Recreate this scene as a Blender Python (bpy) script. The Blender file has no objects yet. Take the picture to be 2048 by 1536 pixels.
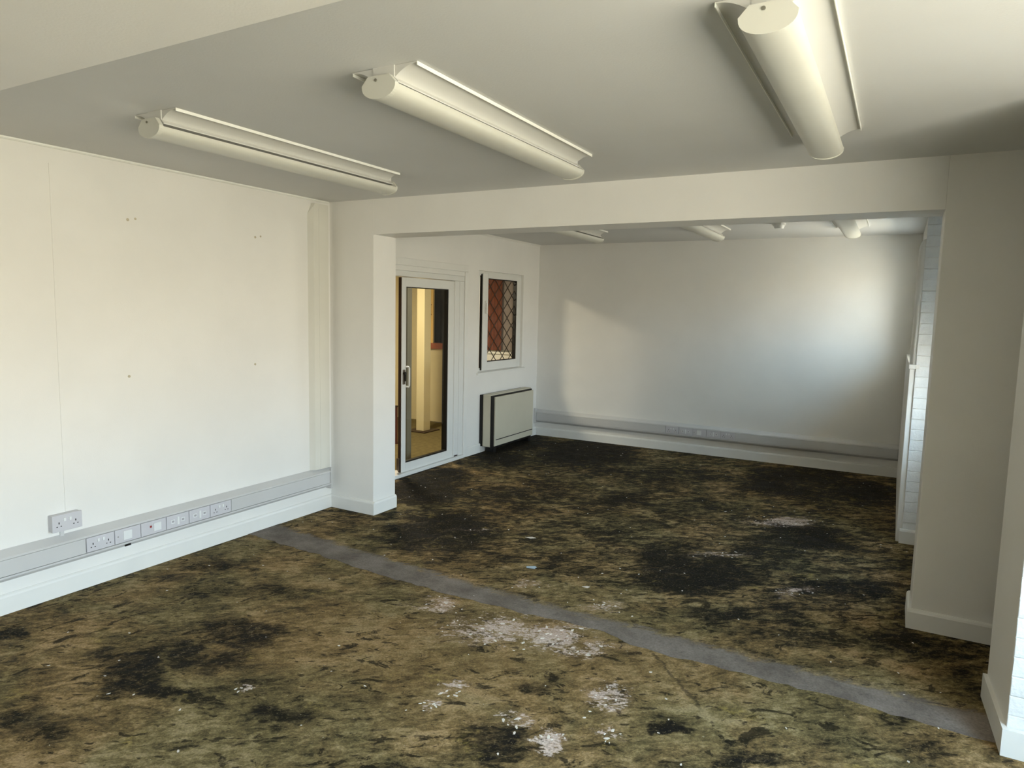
import bpy, bmesh, math, random
from mathutils import Matrix, Vector

random.seed(7)
S = bpy.context.scene
COL = S.collection

# ------------------------------------------------------------------ camera
cam_d = bpy.data.cameras.new('camera')
cam = bpy.data.objects.new('camera', cam_d)
COL.objects.link(cam)
cam_d.sensor_width = 36.0
cam_d.lens = 1378.54 * 36.0 / 2048.0
cam_d.clip_start = 0.02
yaw, pit, rol = math.radians(-29.0948), math.radians(6.1054), math.radians(1.2526)
fwd = Vector((math.sin(yaw) * math.cos(pit), math.cos(yaw) * math.cos(pit), -math.sin(pit)))
rgt = Vector((math.cos(yaw), -math.sin(yaw), 0))
upv = rgt.cross(fwd)
r2 = math.cos(rol) * rgt + math.sin(rol) * upv
u2 = -math.sin(rol) * rgt + math.cos(rol) * upv
M = Matrix((r2, u2, -fwd)).transposed().to_4x4()
M.translation = Vector((3.8972, -4.0472, 1.6038))
cam.matrix_world = M
S.camera = cam

# ------------------------------------------------------------------ view, sky, lights
S.view_settings.view_transform = 'Standard'
S.view_settings.look = 'None'
S.view_settings.gamma = 1.0
S.view_settings.use_curve_mapping = False
S.view_settings.exposure = 1.16

SKY = 15.0
w = bpy.data.worlds.new('sky')
S.world = w
w.use_nodes = True
nt = w.node_tree
nt.nodes.clear()
out = nt.nodes.new('ShaderNodeOutputWorld')
bg = nt.nodes.new('ShaderNodeBackground')
tc = nt.nodes.new('ShaderNodeTexCoord')
sp = nt.nodes.new('ShaderNodeSeparateXYZ')
mr = nt.nodes.new('ShaderNodeMapRange')
mr.inputs['From Min'].default_value = -1.0
ramp = nt.nodes.new('ShaderNodeValToRGB')
nt.links.new(tc.outputs['Generated'], sp.inputs[0])
nt.links.new(sp.outputs['Z'], mr.inputs['Value'])
nt.links.new(mr.outputs[0], ramp.inputs[0])
nt.links.new(ramp.outputs[0], bg.inputs['Color'])
nt.links.new(bg.outputs[0], out.inputs['Surface'])
cr = ramp.color_ramp
cr.elements[0].position = 0.0
cr.elements[0].color = (0.60, 0.55, 0.455, 1)      # sunlit ground below the horizon
cr.elements[1].position = 1.0
cr.elements[1].color = (0.42, 0.66, 1.05, 1)
for p, c in ((0.47, (0.60, 0.55, 0.455, 1)), (0.51, (0.80, 0.73, 0.62, 1)), (0.58, (0.74, 0.85, 0.97, 1)), (0.70, (0.60, 0.83, 1.05, 1))):
    e = cr.elements.new(p)
    e.color = c
bg.inputs['Strength'].default_value = SKY


def portal(name, x, y0, y1, z0, z1):
    d = bpy.data.lights.new(name, 'AREA')
    d.shape = 'RECTANGLE'
    d.size = y1 - y0
    d.size_y = z1 - z0
    d.cycles.is_portal = True
    o = bpy.data.objects.new(name, d)
    COL.objects.link(o)
    # light looks along -Z local -> world -X
    o.matrix_world = Matrix(((0, 0, 1, x), (1, 0, 0, (y0 + y1) / 2), (0, 1, 0, (z0 + z1) / 2), (0, 0, 0, 1)))
    return o


# the windows of the right-hand wall (y0, y1, z0, z1), x of the glass
W_FRONT = (-5.30, -1.85, 0.80, 2.10)
W_MID = (0.40, 1.25, 0.85, 1.50)
W_BACK = (2.60, 3.44, 1.29, 2.14)
portal('daylight_front_window', 5.60, *W_FRONT)
portal('daylight_middle_window', 4.46, *W_MID)
portal('daylight_back_window', 4.20, *W_BACK)


ld = bpy.data.lights.new('next_room_lamp', 'AREA')
ld.shape = 'DISK'
ld.size = 0.35
ld.energy = 30
ld.color = (1.0, 0.86, 0.64)
lo = bpy.data.objects.new('next_room_lamp', ld)
COL.objects.link(lo)
lo.location = (-1.15, 1.9, 2.33)


# ------------------------------------------------------------------ helpers
def lin(r, g, b):
    f = lambda v: (v / 255 / 12.92) if v / 255 <= 0.04045 else ((v / 255 + 0.055) / 1.055) ** 2.4
    return (f(r), f(g), f(b), 1)


class N:
    """small node-tree writer"""

    def __init__(s, name, rough=0.6, spec=0.5):
        s.m = bpy.data.materials.new(name)
        s.m.use_nodes = True
        s.t = s.m.node_tree
        s.b = s.t.nodes['Principled BSDF']
        s.b.inputs['Roughness'].default_value = rough
        s.b.inputs['Specular IOR Level'].default_value = spec
        s.tc = s.t.nodes.new('ShaderNodeTexCoord')
        s.pos = s.tc.outputs['Object']

    def put(s, sock, v):
        if isinstance(v, bpy.types.NodeSocket):
            s.t.links.new(v, sock)
        elif v is not None:
            if isinstance(v, tuple) and len(v) == 4 and getattr(sock, 'type', '') == 'VECTOR':
                v = v[:3]
            sock.default_value = v

    def noise(s, scale, detail=4, rough=0.55, dist=0.0, vec=None, col=False, off=None):
        n = s.t.nodes.new('ShaderNodeTexNoise')
        v = vec or s.pos
        if off:
            a = s.t.nodes.new('ShaderNodeVectorMath')
            s.put(a.inputs[0], v)
            a.inputs[1].default_value = off
            v = a.outputs[0]
        s.put(n.inputs['Vector'], v)
        n.inputs['Scale'].default_value = scale
        n.inputs['Detail'].default_value = detail
        n.inputs['Roughness'].default_value = rough
        n.inputs['Distortion'].default_value = dist
        return n.outputs['Color' if col else 'Fac']

    def mapping(s, loc=(0, 0, 0), rot=0.0, scale=(1, 1, 1), vec=None, kind='TEXTURE'):
        n = s.t.nodes.new('ShaderNodeMapping')
        n.vector_type = kind
        s.put(n.inputs['Vector'], vec or s.pos)
        n.inputs['Location'].default_value = loc
        n.inputs['Rotation'].default_value = (0, 0, rot)
        n.inputs['Scale'].default_value = scale
        return n.outputs[0]

    def math(s, op, a, b=None, clamp=False):
        n = s.t.nodes.new('ShaderNodeMath')
        n.operation = op
        n.use_clamp = clamp
        s.put(n.inputs[0], a)
        if b is not None:
            s.put(n.inputs[1], b)
        return n.outputs[0]

    def vmath(s, op, a, b=None):
        n = s.t.nodes.new('ShaderNodeVectorMath')
        n.operation = op
        s.put(n.inputs[0], a)
        if b is not None:
            s.put(n.inputs[1], b)
        return n.outputs['Value' if op == 'LENGTH' else 'Vector']

    def rng(s, v, a, b, c=0.0, d=1.0, smooth=True):
        n = s.t.nodes.new('ShaderNodeMapRange')
        n.interpolation_type = 'SMOOTHSTEP' if smooth else 'LINEAR'
        s.put(n.inputs['Value'], v)
        n.inputs['From Min'].default_value = a
        n.inputs['From Max'].default_value = b
        n.inputs['To Min'].default_value = c
        n.inputs['To Max'].default_value = d
        return n.outputs[0]

    def mix(s, f, a, b):
        n = s.t.nodes.new('ShaderNodeMix')
        n.data_type = 'RGBA'
        s.put(n.inputs[0], f)
        s.put(n.inputs[6], a)
        s.put(n.inputs[7], b)
        return n.outputs[2]

    def color(s, v):
        s.put(s.b.inputs['Base Color'], v)

    def bump(s, h, strength=0.2, dist=0.01):
        n = s.t.nodes.new('ShaderNodeBump')
        n.inputs['Strength'].default_value = strength
        n.inputs['Distance'].default_value = dist
        s.put(n.inputs['Height'], h)
        s.put(s.b.inputs['Normal'], n.outputs[0])

    def xyz(s):
        n = s.t.nodes.new('ShaderNodeSeparateXYZ')
        s.put(n.inputs[0], s.pos)
        return n.outputs


def paint(name, rgb, rough=0.6, var=0.05, scale=3.0, bump=0.0, bscale=220.0, spec=0.4):
    n = N(name, rough, spec)
    c = lin(*rgb)
    d = tuple(min(1, v * (1 - var)) for v in c[:3]) + (1,)
    n.color(n.mix(n.rng(n.noise(scale, 5), 0.3, 0.7), c, d))
    if bump:
        n.bump(n.noise(bscale, 3), bump, 0.004)
    return n.m


M_WALL = paint('white_emulsion', (234, 232, 227), 0.45, 0.05, 1.6, 0.12, 160)
M_CEIL = paint('ceiling_emulsion', (216, 216, 214), 0.7, 0.05, 1.2, 0.15, 120)
M_GLOSS = paint('white_gloss_paint', (232, 231, 226), 0.3, 0.04, 4)
M_BRICK = paint('painted_brick', (236, 237, 236), 0.5, 0.08, 14, 0.8, 60)
M_UPVC = paint('white_upvc', (226, 226, 222), 0.3, 0.03, 3)
M_TRUNK = paint('grey_white_pvc', (202, 201, 199), 0.35, 0.04, 3)
M_PLATE = paint('socket_plastic', (203, 201, 204), 0.3, 0.03, 6)
M_MOD = paint('white_module_plastic', (228, 229, 228), 0.3, 0.02, 6)
M_DIFF = paint('cream_diffuser_plastic', (214, 213, 203), 0.35, 0.05, 5)
M_REFL = paint('white_enamel', (214, 213, 208), 0.35, 0.03, 4)
M_EDGE = paint('white_enamel_lip', (245, 245, 238), 0.3, 0.01, 4)
M_BLACK = paint('black_rubber_and_gaps', (16, 13, 11), 0.5, 0.2, 8)
M_BROWN = paint('dark_brown_seal', (52, 34, 24), 0.5, 0.3, 8)
M_HEAT = paint('beige_heater_enamel', (200, 194, 174), 0.42, 0.05, 3)
M_CREAM = paint('cream_wall_paint', (226, 212, 168), 0.6, 0.05, 2)
M_CARPET = paint('olive_carpet', (112, 100, 66), 0.9, 0.25, 18, 0.5, 200, 0.1)
M_RED = paint('red_brown_tile', (168, 96, 62), 0.5, 0.15, 9)
M_YELL = paint('yellow_cupboard_paint', (240, 200, 120), 0.45, 0.04, 4)
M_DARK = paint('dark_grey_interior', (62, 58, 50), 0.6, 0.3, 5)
M_MAROON = paint('maroon_board', (92, 50, 38), 0.5, 0.2, 5)
M_RUST = paint('rust_curtain', (128, 66, 34), 0.85, 0.35, 9, 0.3, 90, 0.1)
M_LILAC = paint('grey_lilac_panel', (140, 128, 122), 0.5, 0.2, 6)
M_BRASS = paint('brass', (150, 110, 45), 0.3, 0.1, 6)
M_BRASS.node_tree.nodes['Principled BSDF'].inputs['Metallic'].default_value = 1
M_STEEL = paint('worn_steel', (120, 112, 104), 0.35, 0.2, 9)
M_STEEL.node_tree.nodes['Principled BSDF'].inputs['Metallic'].default_value = 0.9
M_LEAD = paint('lead_came', (44, 38, 32), 0.5, 0.2, 20)
M_NEON = paint('red_neon', (150, 50, 50), 0.3, 0.05, 6)
M_FILL = paint('beige_filler', (202, 193, 170), 0.8, 0.25, 80)
M_FLAKE = paint('white_paint_flake', (226, 218, 208), 0.6, 0.2, 30)
M_BLUE = paint('pale_blue_plastic', (170, 190, 205), 0.5, 0.1, 20)
M_JACK = paint('jack_shadow_plastic', (172, 169, 172), 0.5, 0.1, 5)
M_ENDWALL = paint('bounce_cutting_brown', (96, 74, 56), 0.5, 0.25, 6)
M_RISER = paint('cream_white_pvc', (219, 217, 207), 0.4, 0.04, 3)
M_GREY = paint('grey_frame', (118, 116, 104), 0.5, 0.1, 5)


def glass_mat():
    m = bpy.data.materials.new('window_glass')
    m.use_nodes = True
    t = m.node_tree
    t.nodes.clear()
    o = t.nodes.new('ShaderNodeOutputMaterial')
    mx = t.nodes.new('ShaderNodeMixShader')
    tr = t.nodes.new('ShaderNodeBsdfTransparent')
    tr.inputs[0].default_value = (0.94, 0.95, 0.93, 1)
    gl = t.nodes.new('ShaderNodeBsdfGlossy')
    gl.inputs['Roughness'].default_value = 0.03
    fr = t.nodes.new('ShaderNodeFresnel')
    fr.inputs[0].default_value = 1.45
    ge = t.nodes.new('ShaderNodeNewGeometry')
    iv = t.nodes.new('ShaderNodeMath')
    iv.operation = 'SUBTRACT'
    iv.inputs[0].default_value = 1.0
    t.links.new(ge.outputs['Backfacing'], iv.inputs[1])
    ml = t.nodes.new('ShaderNodeMath')
    ml.operation = 'MULTIPLY'
    t.links.new(iv.outputs[0], ml.inputs[0])
    t.links.new(fr.outputs[0], ml.inputs[1])
    t.links.new(ml.outputs[0], mx.inputs[0])
    t.links.new(tr.outputs[0], mx.inputs[1])
    t.links.new(gl.outputs[0], mx.inputs[2])
    t.links.new(mx.outputs[0], o.inputs[0])
    return m


M_GLASS = glass_mat()


class MB:
    """mesh builder: boxes, prisms and lathes collected into ONE mesh"""

    def __init__(s):
        s.bm = bmesh.new()

    def box(s, x0, x1, y0, y1, z0, z1, bev=0.0, seg=2):
        r = bmesh.ops.create_cube(s.bm, size=1.0)
        for v in r['verts']:
            v.co = Vector((x0 if v.co.x < 0 else x1, y0 if v.co.y < 0 else y1, z0 if v.co.z < 0 else z1))
        if bev:
            es = list({e for v in r['verts'] for e in v.link_edges})
            bmesh.ops.bevel(s.bm, geom=es, offset=bev, segments=seg, profile=0.5, affect='EDGES')
        return s

    def prism(s, pts, axis, a, b):
        """closed profile pts extruded along axis from a to b; pts are the two other coordinates in xyz order"""
        def P(p, t):
            return {'x': (t, p[0], p[1]), 'y': (p[0], t, p[1]), 'z': (p[0], p[1], t)}[axis]
        va = [s.bm.verts.new(P(p, a)) for p in pts]
        vb = [s.bm.verts.new(P(p, b)) for p in pts]
        n = len(pts)
        for i in range(n):
            s.bm.faces.new((va[i], va[(i + 1) % n], vb[(i + 1) % n], vb[i]))
        s.bm.faces.new(va)
        s.bm.faces.new(vb[::-1])
        return s

    def shell(s, pts, axis, a, b, th, closed=False):
        """open profile strip with thickness"""
        n = len(pts)
        off = []
        for i in range(n):
            p, q = Vector(pts[max(i - 1, 0)]), Vector(pts[min(i + 1, n - 1)])
            d = (q - p).normalized()
            off.append((pts[i][0] - d.y * th, pts[i][1] + d.x * th))
        return s.prism(list(pts) + off[::-1], axis, a, b)

    def cyl(s, c, r, h, axis='z', seg=24, r2=None):
        m = Matrix.Translation(c)
        if axis == 'x':
            m = m @ Matrix.Rotation(math.pi / 2, 4, 'Y')
        if axis == 'y':
            m = m @ Matrix.Rotation(math.pi / 2, 4, 'X')
        bmesh.ops.create_cone(s.bm, cap_ends=True, segments=seg, radius1=r, radius2=r if r2 is None else r2, depth=h, matrix=m)
        return s

    def tube(s, pts, r, seg=8):
        pts = [Vector(p) for p in pts]
        rings = []
        for i, p in enumerate(pts):
            d = (pts[min(i + 1, len(pts) - 1)] - pts[max(i - 1, 0)]).normalized()
            a = d.orthogonal().normalized() if i == 0 else (rings[-1][1] - d * rings[-1][1].dot(d)).normalized()
            b = d.cross(a)
            rings.append(([s.bm.verts.new(p + r * (math.cos(t) * a + math.sin(t) * b)) for t in [2 * math.pi * k / seg for k in range(seg)]], a))
        for (r0, _), (r1, _) in zip(rings, rings[1:]):
            for k in range(seg):
                s.bm.faces.new((r0[k], r0[(k + 1) % seg], r1[(k + 1) % seg], r1[k]))
        s.bm.faces.new(rings[0][0][::-1])
        s.bm.faces.new(rings[-1][0])
        return s

    def build(s, name, mat, parent=None, smooth=False, **props):
        bmesh.ops.recalc_face_normals(s.bm, faces=s.bm.faces)
        me = bpy.data.meshes.new(name)
        s.bm.to_mesh(me)
        s.bm.free()
        me.materials.append(mat)
        if smooth:
            for p in me.polygons:
                p.use_smooth = True
            try:
                me.set_sharp_from_angle(angle=math.radians(40))
            except Exception:
                pass
        o = bpy.data.objects.new(name, me)
        COL.objects.link(o)
        if parent:
            attach(o, parent)
        for k, v in props.items():
            o[k] = v
        return o


def attach(o, parent):
    o.parent = parent
    base = parent
    m = Matrix.Identity(4)
    while base is not None:                      # parents carry translations only
        m = Matrix.Translation(base.location) @ m
        base = base.parent
        break
    o.matrix_parent_inverse = m.inverted()


def box(name, mat, x0, x1, y0, y1, z0, z1, parent=None, bev=0.0, **props):
    return MB().box(min(x0, x1), max(x0, x1), min(y0, y1), max(y0, y1), min(z0, z1), max(z0, z1), bev).build(name, mat, parent, **props)


def thing(name, loc, label, cat, group=None, kind=None):
    o = bpy.data.objects.new(name, None)
    o.empty_display_size = 0.05
    COL.objects.link(o)
    o.location = loc
    o['label'] = label
    o['category'] = cat
    if group:
        o['group'] = group
    if kind:
        o['kind'] = kind
    return o


def clone(root, loc, label):
    """copy of a thing with its parts and their sub-parts"""
    r = root.copy()
    COL.objects.link(r)
    r.location = loc
    r['label'] = label

    def kids(src, dst):
        for ch in [o for o in src.children]:
            c = ch.copy()
            COL.objects.link(c)
            c.parent = dst
            c.matrix_parent_inverse = ch.matrix_parent_inverse.copy()
            kids(ch, c)
    kids(root, r)
    return r


ST = dict(kind='structure')

# ------------------------------------------------------------------ floor material
DARK = [(1.18, -1.86, .21, .14, -2.92, 1), (1.06, -2.32, .23, .13, 2.83, 1), (1.15, -2.14, .12, .08, 2.89, .8),
        (1.37, -2.34, .13, .06, -2.71, 1), (1.35, -2.06, .13, .08, 2.75, .7), (1.9, -2.23, .13, .09, -3.05, .8),
        (2.69, -1.97, .14, .12, 2.12, .9), (1.1, -2.76, .2, .12, -2.97, .7), (3.22, -1.56, .09, .04, -2.51, 1),
        (3.5, -1.55, .15, .06, -2.53, 1), (2.64, -1.52, .13, .06, -2.58, .8), (2.47, -2.24, .12, .05, -2.61, .8),
        (1.12, -.07, .50, .40, 2.31, 1.1), (.86, 3.17, .80, .55, 1.77, 1.2), (-.05, 3.2, .55, .4, 1.58, 1.2),
        (3.16, 3.17, .75, .45, 1.33, 1), (3.69, 2.97, .56, .27, 1.39, .9), (2.93, .13, .45, .28, -2.26, 1.1),
        (2.67, .27, .36, .2, 1.73, 1), (3.37, 1.25, .42, .25, -2.21, 1), (3.76, .38, .3, .16, -2.33, .9),
        (1.95, 1.5, .3, .2, -2.12, .7), (.26, -2.46, .09, .05, 2.91, 1), (1.76, -1.71, .14, .07, -2.66, .5),
        (3.15, -.4, .19, .1, -2.44, .8), (.30, .80, .40, .36, .3, 1.2), (.12, 1.3, .26, .34, .4, 1.1), (.2, 2.4, .3, .4, .4, .9), (1.0, 1.0, .7, .35, .6, .5),
        (.3, -1.35, .3, .1, .7, .5), (.8, -1.5, .35, .08, .6, .5), (4.0, -.25, .3, .1, .5, .6), (2.0, 2.6, .8, .3, .5, .5)]
PALE = [(2.24, -1.14, .36, .20, -2.56, 1), (2.54, -1.07, .20, .15, -1.98, 1.25), (1.84, -1.1, .16, .14, -3.1, .9),
        (2.93, -1.44, .13, .10, 1.66, 1.0), (2.85, -1.84, .09, .06, -2.52, 1.2), (2.35, -1.75, .08, .05, -2.61, 1.1),
        (2.34, -1.88, .05, .04, -2.77, 1.1), (3.2, 1.57, .38, .15, -2.43, 1), (2.57, -.61, .17, .1, -2.48, .9),
        (3.5, .18, .16, .07, -2.36, .9), (2.09, -.59, .12, .07, -2.53, .8), (2.69, -1.79, .09, .06, 2.03, .9),
        (3.05, -1.69, .06, .05, -1.95, 1), (2.74, -1.1, .16, .1, -2.46, 1), (1.6, -2.2, .05, .03, -2.89, .9),
        (2.95, .55, .25, .08, -2.4, .7), (1.3, .1, .25, .05, -2.5, .6)]


def floor_material(strip=False):
    n = N('stained_screed_floor', 0.8, 0.1)
    x, y, z = n.xyz()
    wz = n.vmath('SCALE', n.vmath('SUBTRACT', n.noise(3.5, 6, 0.68, col=True), (0.5, 0.5, 0.5)))
    wz.node.inputs['Scale'].default_value = 0.42
    warp = n.vmath('ADD', n.pos, wz)
    na = n.noise(2.2, 6, 0.66, 0.4)
    nb = n.noise(8.5, 8, 0.70, 0.7, vec=n.mapping(rot=0.5, scale=(1.45, 0.85, 1)))
    nc = n.noise(26, 7, 0.78, 0.5, vec=n.mapping(rot=0.75, scale=(1.7, 0.75, 1)), off=(4, 1, 0))
    fine = n.noise(95, 4, 0.75)
    hue = n.noise(1.7, 5, 0.6, 0.5, off=(11, 5, 0))
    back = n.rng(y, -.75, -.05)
    # stains with shapes of their own
    acc = None
    for (cx, cy, rx, ry, a, k) in DARK:
        L = n.vmath('LENGTH', n.mapping((cx, cy, 0), a, (rx * 1.25, ry * 1.25, 50), vec=warp))
        v = n.rng(L, .35, 1.2, min(k, 1.15), 0)
        acc = v if acc is None else n.math('MAXIMUM', acc, v)
    dark = acc
    acc = None
    for (cx, cy, rx, ry, a, k) in PALE:
        L = n.vmath('LENGTH', n.mapping((cx, cy, 0), a, (rx * 1.3, ry * 1.3, 50), vec=warp))
        v = n.rng(L, .05, 1.2, k, 0)
        acc = v if acc is None else n.math('MAXIMUM', acc, v)
    pale = acc
    ochre = n.rng(n.vmath('LENGTH', n.mapping((2.2, -1.40, 0), 0.5, (1.15, 0.62, 50), vec=warp)), .3, 1.25, 1.0, 0)
    # one height-like value drives the mottling, from black adhesive to bare ochre screed
    v = n.math('ADD', n.math('MULTIPLY', na, .30), n.math('ADD', n.math('MULTIPLY', nb, .36), n.math('MULTIPLY', nc, .40)))
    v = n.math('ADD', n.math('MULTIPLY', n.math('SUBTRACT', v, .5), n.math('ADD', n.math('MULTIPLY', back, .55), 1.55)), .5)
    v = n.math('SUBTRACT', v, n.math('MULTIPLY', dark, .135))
    v = n.math('SUBTRACT', n.math('ADD', v, -.004), n.math('MULTIPLY', back, .062))  # back room colour darkened for thicker residue and partly for its dimmer light
    v = n.math('ADD', v, n.math('MULTIPLY', ochre, .030))
    rp_ = n.t.nodes.new('ShaderNodeValToRGB')
    n.put(rp_.inputs[0], v)
    el = rp_.color_ramp.elements
    el[0].position, el[0].color = .355, lin(24, 22, 18)
    el[1].position, el[1].color = .66, lin(168, 150, 112)
    for p_, c_ in ((.405, lin(48, 43, 30)), (.455, lin(84, 75, 50)), (.515, lin(112, 99, 66)), (.58, lin(138, 122, 84))):
        e_ = el.new(p_)
        e_.color = c_
    c = rp_.outputs[0]
    tint = n.mix(n.rng(hue, .38, .62), (.93, .95, .95, 1), (1.12, .99, .95, 1))
    mm = n.t.nodes.new('ShaderNodeMix')
    mm.data_type = 'RGBA'
    mm.blend_type = 'MULTIPLY'
    mm.inputs[0].default_value = 1.0
    n.put(mm.inputs[6], c)
    n.put(mm.inputs[7], tint)
    c = mm.outputs[2]
    c = n.mix(n.math('MULTIPLY', ochre, .32), c, n.mix(nb, lin(122, 96, 58), lin(158, 130, 86)))
    c = n.mix(n.math('MULTIPLY', n.rng(dark, .3, 1.0), n.rng(nc, .35, .62, .88, .4)), c, lin(22, 21, 21))
    # small dark pits and yellow blooms
    pit = n.rng(n.noise(21, 3, .55, vec=n.mapping(rot=.5, scale=(1.9, .8, 1))), .625, .665)
    c = n.mix(n.math('MULTIPLY', pit, .8), c, lin(32, 28, 20))
    lf_ = n.math('MULTIPLY', n.rng(x, .5, 1.9, 1, 0), n.math('SUBTRACT', 1.0, back))
    b1 = n.noise(10, 7, .70, .9, vec=n.mapping(rot=.5, scale=(1.6, .8, 1)), off=(9, 2, 0))
    b2 = n.noise(10, 7, .70, .9, vec=n.mapping(rot=1.35, scale=(1.8, .8, 1)), off=(4, 7, 0))
    bs = n.math('ADD', n.math('MULTIPLY', b1, n.math('SUBTRACT', 1.0, lf_)), n.math('MULTIPLY', b2, lf_))
    bs = n.rng(n.math('ADD', bs, n.math('ADD', n.math('MULTIPLY', back, .048), n.math('MULTIPLY', dark, .05))), .565, .615)
    c = n.mix(n.math('MULTIPLY', bs, .86), c, n.mix(nc, lin(14, 13, 10), lin(40, 36, 25)))
    yel = n.rng(n.noise(3.6, 5, .7, .3, off=(2, 8, 0)), .60, .70)
    c = n.mix(n.math('MULTIPLY', n.math('MULTIPLY', yel, n.rng(nc, .45, .6)), .55), c, lin(170, 150, 78))
    # pale pinkish plaster haze and broken white paint
    haze = n.math('MULTIPLY', n.rng(pale, .1, .9), n.rng(nb, .42, .6))
    c = n.mix(n.math('MULTIPLY', haze, .34), c, lin(182, 152, 128))
    f1 = n.noise(24, 8, .70, 1.0, vec=n.mapping(rot=.45, scale=(1.5, .8, 1)), off=(7, 3, 0))
    f2 = n.noise(30, 6, .6, .3, vec=n.mapping(rot=.5, scale=(4.5, .5, 1)), off=(1, 6, 0))
    sb_ = n.rng(y, 0.2, 0.6)
    fl = n.math('ADD', n.math('MULTIPLY', f1, n.math('SUBTRACT', 1.0, sb_)), n.math('MULTIPLY', f2, sb_))
    fl = n.math('ADD', n.math('MULTIPLY', fl, .8), n.math('MULTIPLY', nb, .20))
    fl = n.math('ADD', n.math('MULTIPLY', fl, .6), n.math('MULTIPLY', n.noise(64, 5, .7, .5, vec=n.mapping(rot=.45, scale=(1.5, .8, 1)), off=(2, 2, 0)), .40))
    pm = n.rng(n.math('ADD', fl, n.math('MULTIPLY', pale, .165)), .622, .672)
    pm = n.math('MULTIPLY', pm, n.rng(pale, .02, .2))
    c = n.mix(n.math('MULTIPLY', pm, .92), c, n.mix(n.noise(9, 2), lin(198, 170, 154), lin(230, 217, 208)))
    # sparse white specks, long faint trowel scratches
    sk = n.rng(n.noise(52, 2, .5, off=(3, 9, 0)), .755, .78)
    c = n.mix(n.math('MULTIPLY', sk, .85), c, lin(214, 206, 186))
    scr = n.rng(n.noise(9, 3, .5, 1.2, vec=n.mapping(rot=1.05, scale=(3.5, .35, 1), vec=warp)), .62, .70)
    c = n.mix(n.math('MULTIPLY', scr, .22), c, lin(170, 150, 112))
    c = n.mix(n.rng(fine, .36, .62, 0, .62), c, n.mix(.65, c, lin(24, 21, 15)))
    c = n.mix(n.rng(n.noise(70, 4, .75, off=(5, 5, 0)), .56, .72, 0, .42), c, lin(176, 158, 118))
    # crack that cuts off the corner by the strip
    du = n.math('ADD', n.math('MULTIPLY', n.math('SUBTRACT', x, 2.985), .74), n.math('MULTIPLY', n.math('SUBTRACT', y, -.975), .67))
    dv = n.math('ADD', n.math('MULTIPLY', n.math('SUBTRACT', x, 2.985), .67), n.math('MULTIPLY', n.math('SUBTRACT', y, -.975), -.74))
    ck = n.math('MULTIPLY', n.rng(n.math('ABSOLUTE', n.math('ADD', du, n.math('MULTIPLY', n.math('SUBTRACT', nb, .5), .10))), .003, .011, 1, 0), n.math('MULTIPLY', n.rng(dv, -.01, .02), n.rng(dv, .42, .52, 1, 0)))
    c = n.mix(n.math('MULTIPLY', ck, .6), c, lin(38, 36, 29))
    # smooth grey screed where a wall once stood
    if strip:
        g_ = n.mix(n.rng(n.noise(5, 6, .65), .3, .7), lin(108, 100, 93), lin(140, 131, 123))
        g_ = n.mix(n.rng(nc, .55, .72, 0, .6), g_, lin(60, 56, 47))
        ln = n.noise(3.0, 6, .62, vec=n.mapping(rot=0.02, scale=(2.5, .10, 1)))
        g_ = n.mix(n.rng(ln, .60, .72, 0, .55), g_, lin(150, 147, 140))
        g_ = n.mix(n.rng(fine, .3, .7, 0, .35), g_, lin(54, 50, 42))
        # far edge feathers into the floor
        ee = n.math('SUBTRACT', y, n.math('MAXIMUM', n.math('ADD', n.math('MULTIPLY', x, -.085), -.575), -.755))
        keep = n.rng(n.math('ADD', ee, n.math('MULTIPLY', n.math('SUBTRACT', nb, .5), .28)), -.05, .012, 1, .12)
        c = n.mix(keep, c, g_)
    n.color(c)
    n.put(n.b.inputs['Roughness'], .9 if strip else n.rng(nb, .3, .7, .7, .95))
    n.bump(n.noise(34, 6, .7), .45, .006)
    return n.m


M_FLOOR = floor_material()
M_STRIP = floor_material(True)
M_STRIP.name = 'grey_screed'

# ------------------------------------------------------------------ room shell
H = 2.40
floor = box('floor', M_FLOOR, -0.265, 5.70, -8.0, 3.95, -0.12, 0.0, **ST)


def ragged(n, amp, seed):
    rnd = random.Random(seed)
    v = 0
    o = []
    for _ in range(n):
        v = v * .6 + rnd.uniform(-amp, amp)
        o.append(v)
    return o


NS = 110
ra, rb = ragged(NS, .012, 1), ragged(NS, .014, 2)
front_edge = [(0.0, -.83), (.6, -.86), (1.2, -.90), (1.8, -.945), (2.2, -.93), (2.45, -.90), (2.7, -.90), (2.97, -.97), (3.4, -.955), (3.7, -.95), (4.35, -.97)]
back_edge = [(0.0, -.56), (.6, -.62), (1.2, -.67), (1.8, -.72), (2.4, -.74), (3.0, -.74), (3.6, -.74), (4.35, -.70)]


def lerp(tab, t):
    for (a, b), (c, d) in zip(tab, tab[1:]):
        if t <= c:
            return b + (d - b) * (t - a) / (c - a)
    return tab[-1][1]


sb = MB()
xs = [4.34 * i / (NS - 1) for i in range(NS)]
lo_, hi_ = [], []
for i, xx in enumerate(xs):
    lo_.append(sb.bm.verts.new((xx, lerp(front_edge, xx) + ra[i], .0022)))
    hi_.append(sb.bm.verts.new((xx, lerp(back_edge, xx) + rb[i], .0022)))
fs = [sb.bm.faces.new((lo_[i], lo_[i + 1], hi_[i + 1], hi_[i])) for i in range(NS - 1)]
ext = bmesh.ops.extrude_face_region(sb.bm, geom=fs)
for v in [g for g in ext['geom'] if isinstance(g, bmesh.types.BMVert)]:
    v.co.z = -.002
sb.build('screed_strip', M_STRIP, floor, label='smooth grey screed strip')

box('ceiling', M_CEIL, -0.30, 5.70, -8.0, 0.05, H, H + .12, **ST)
box('ceiling', M_CEIL, -0.40, 4.95, 0.2, 3.95, 2.43, 2.55, **ST)
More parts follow.
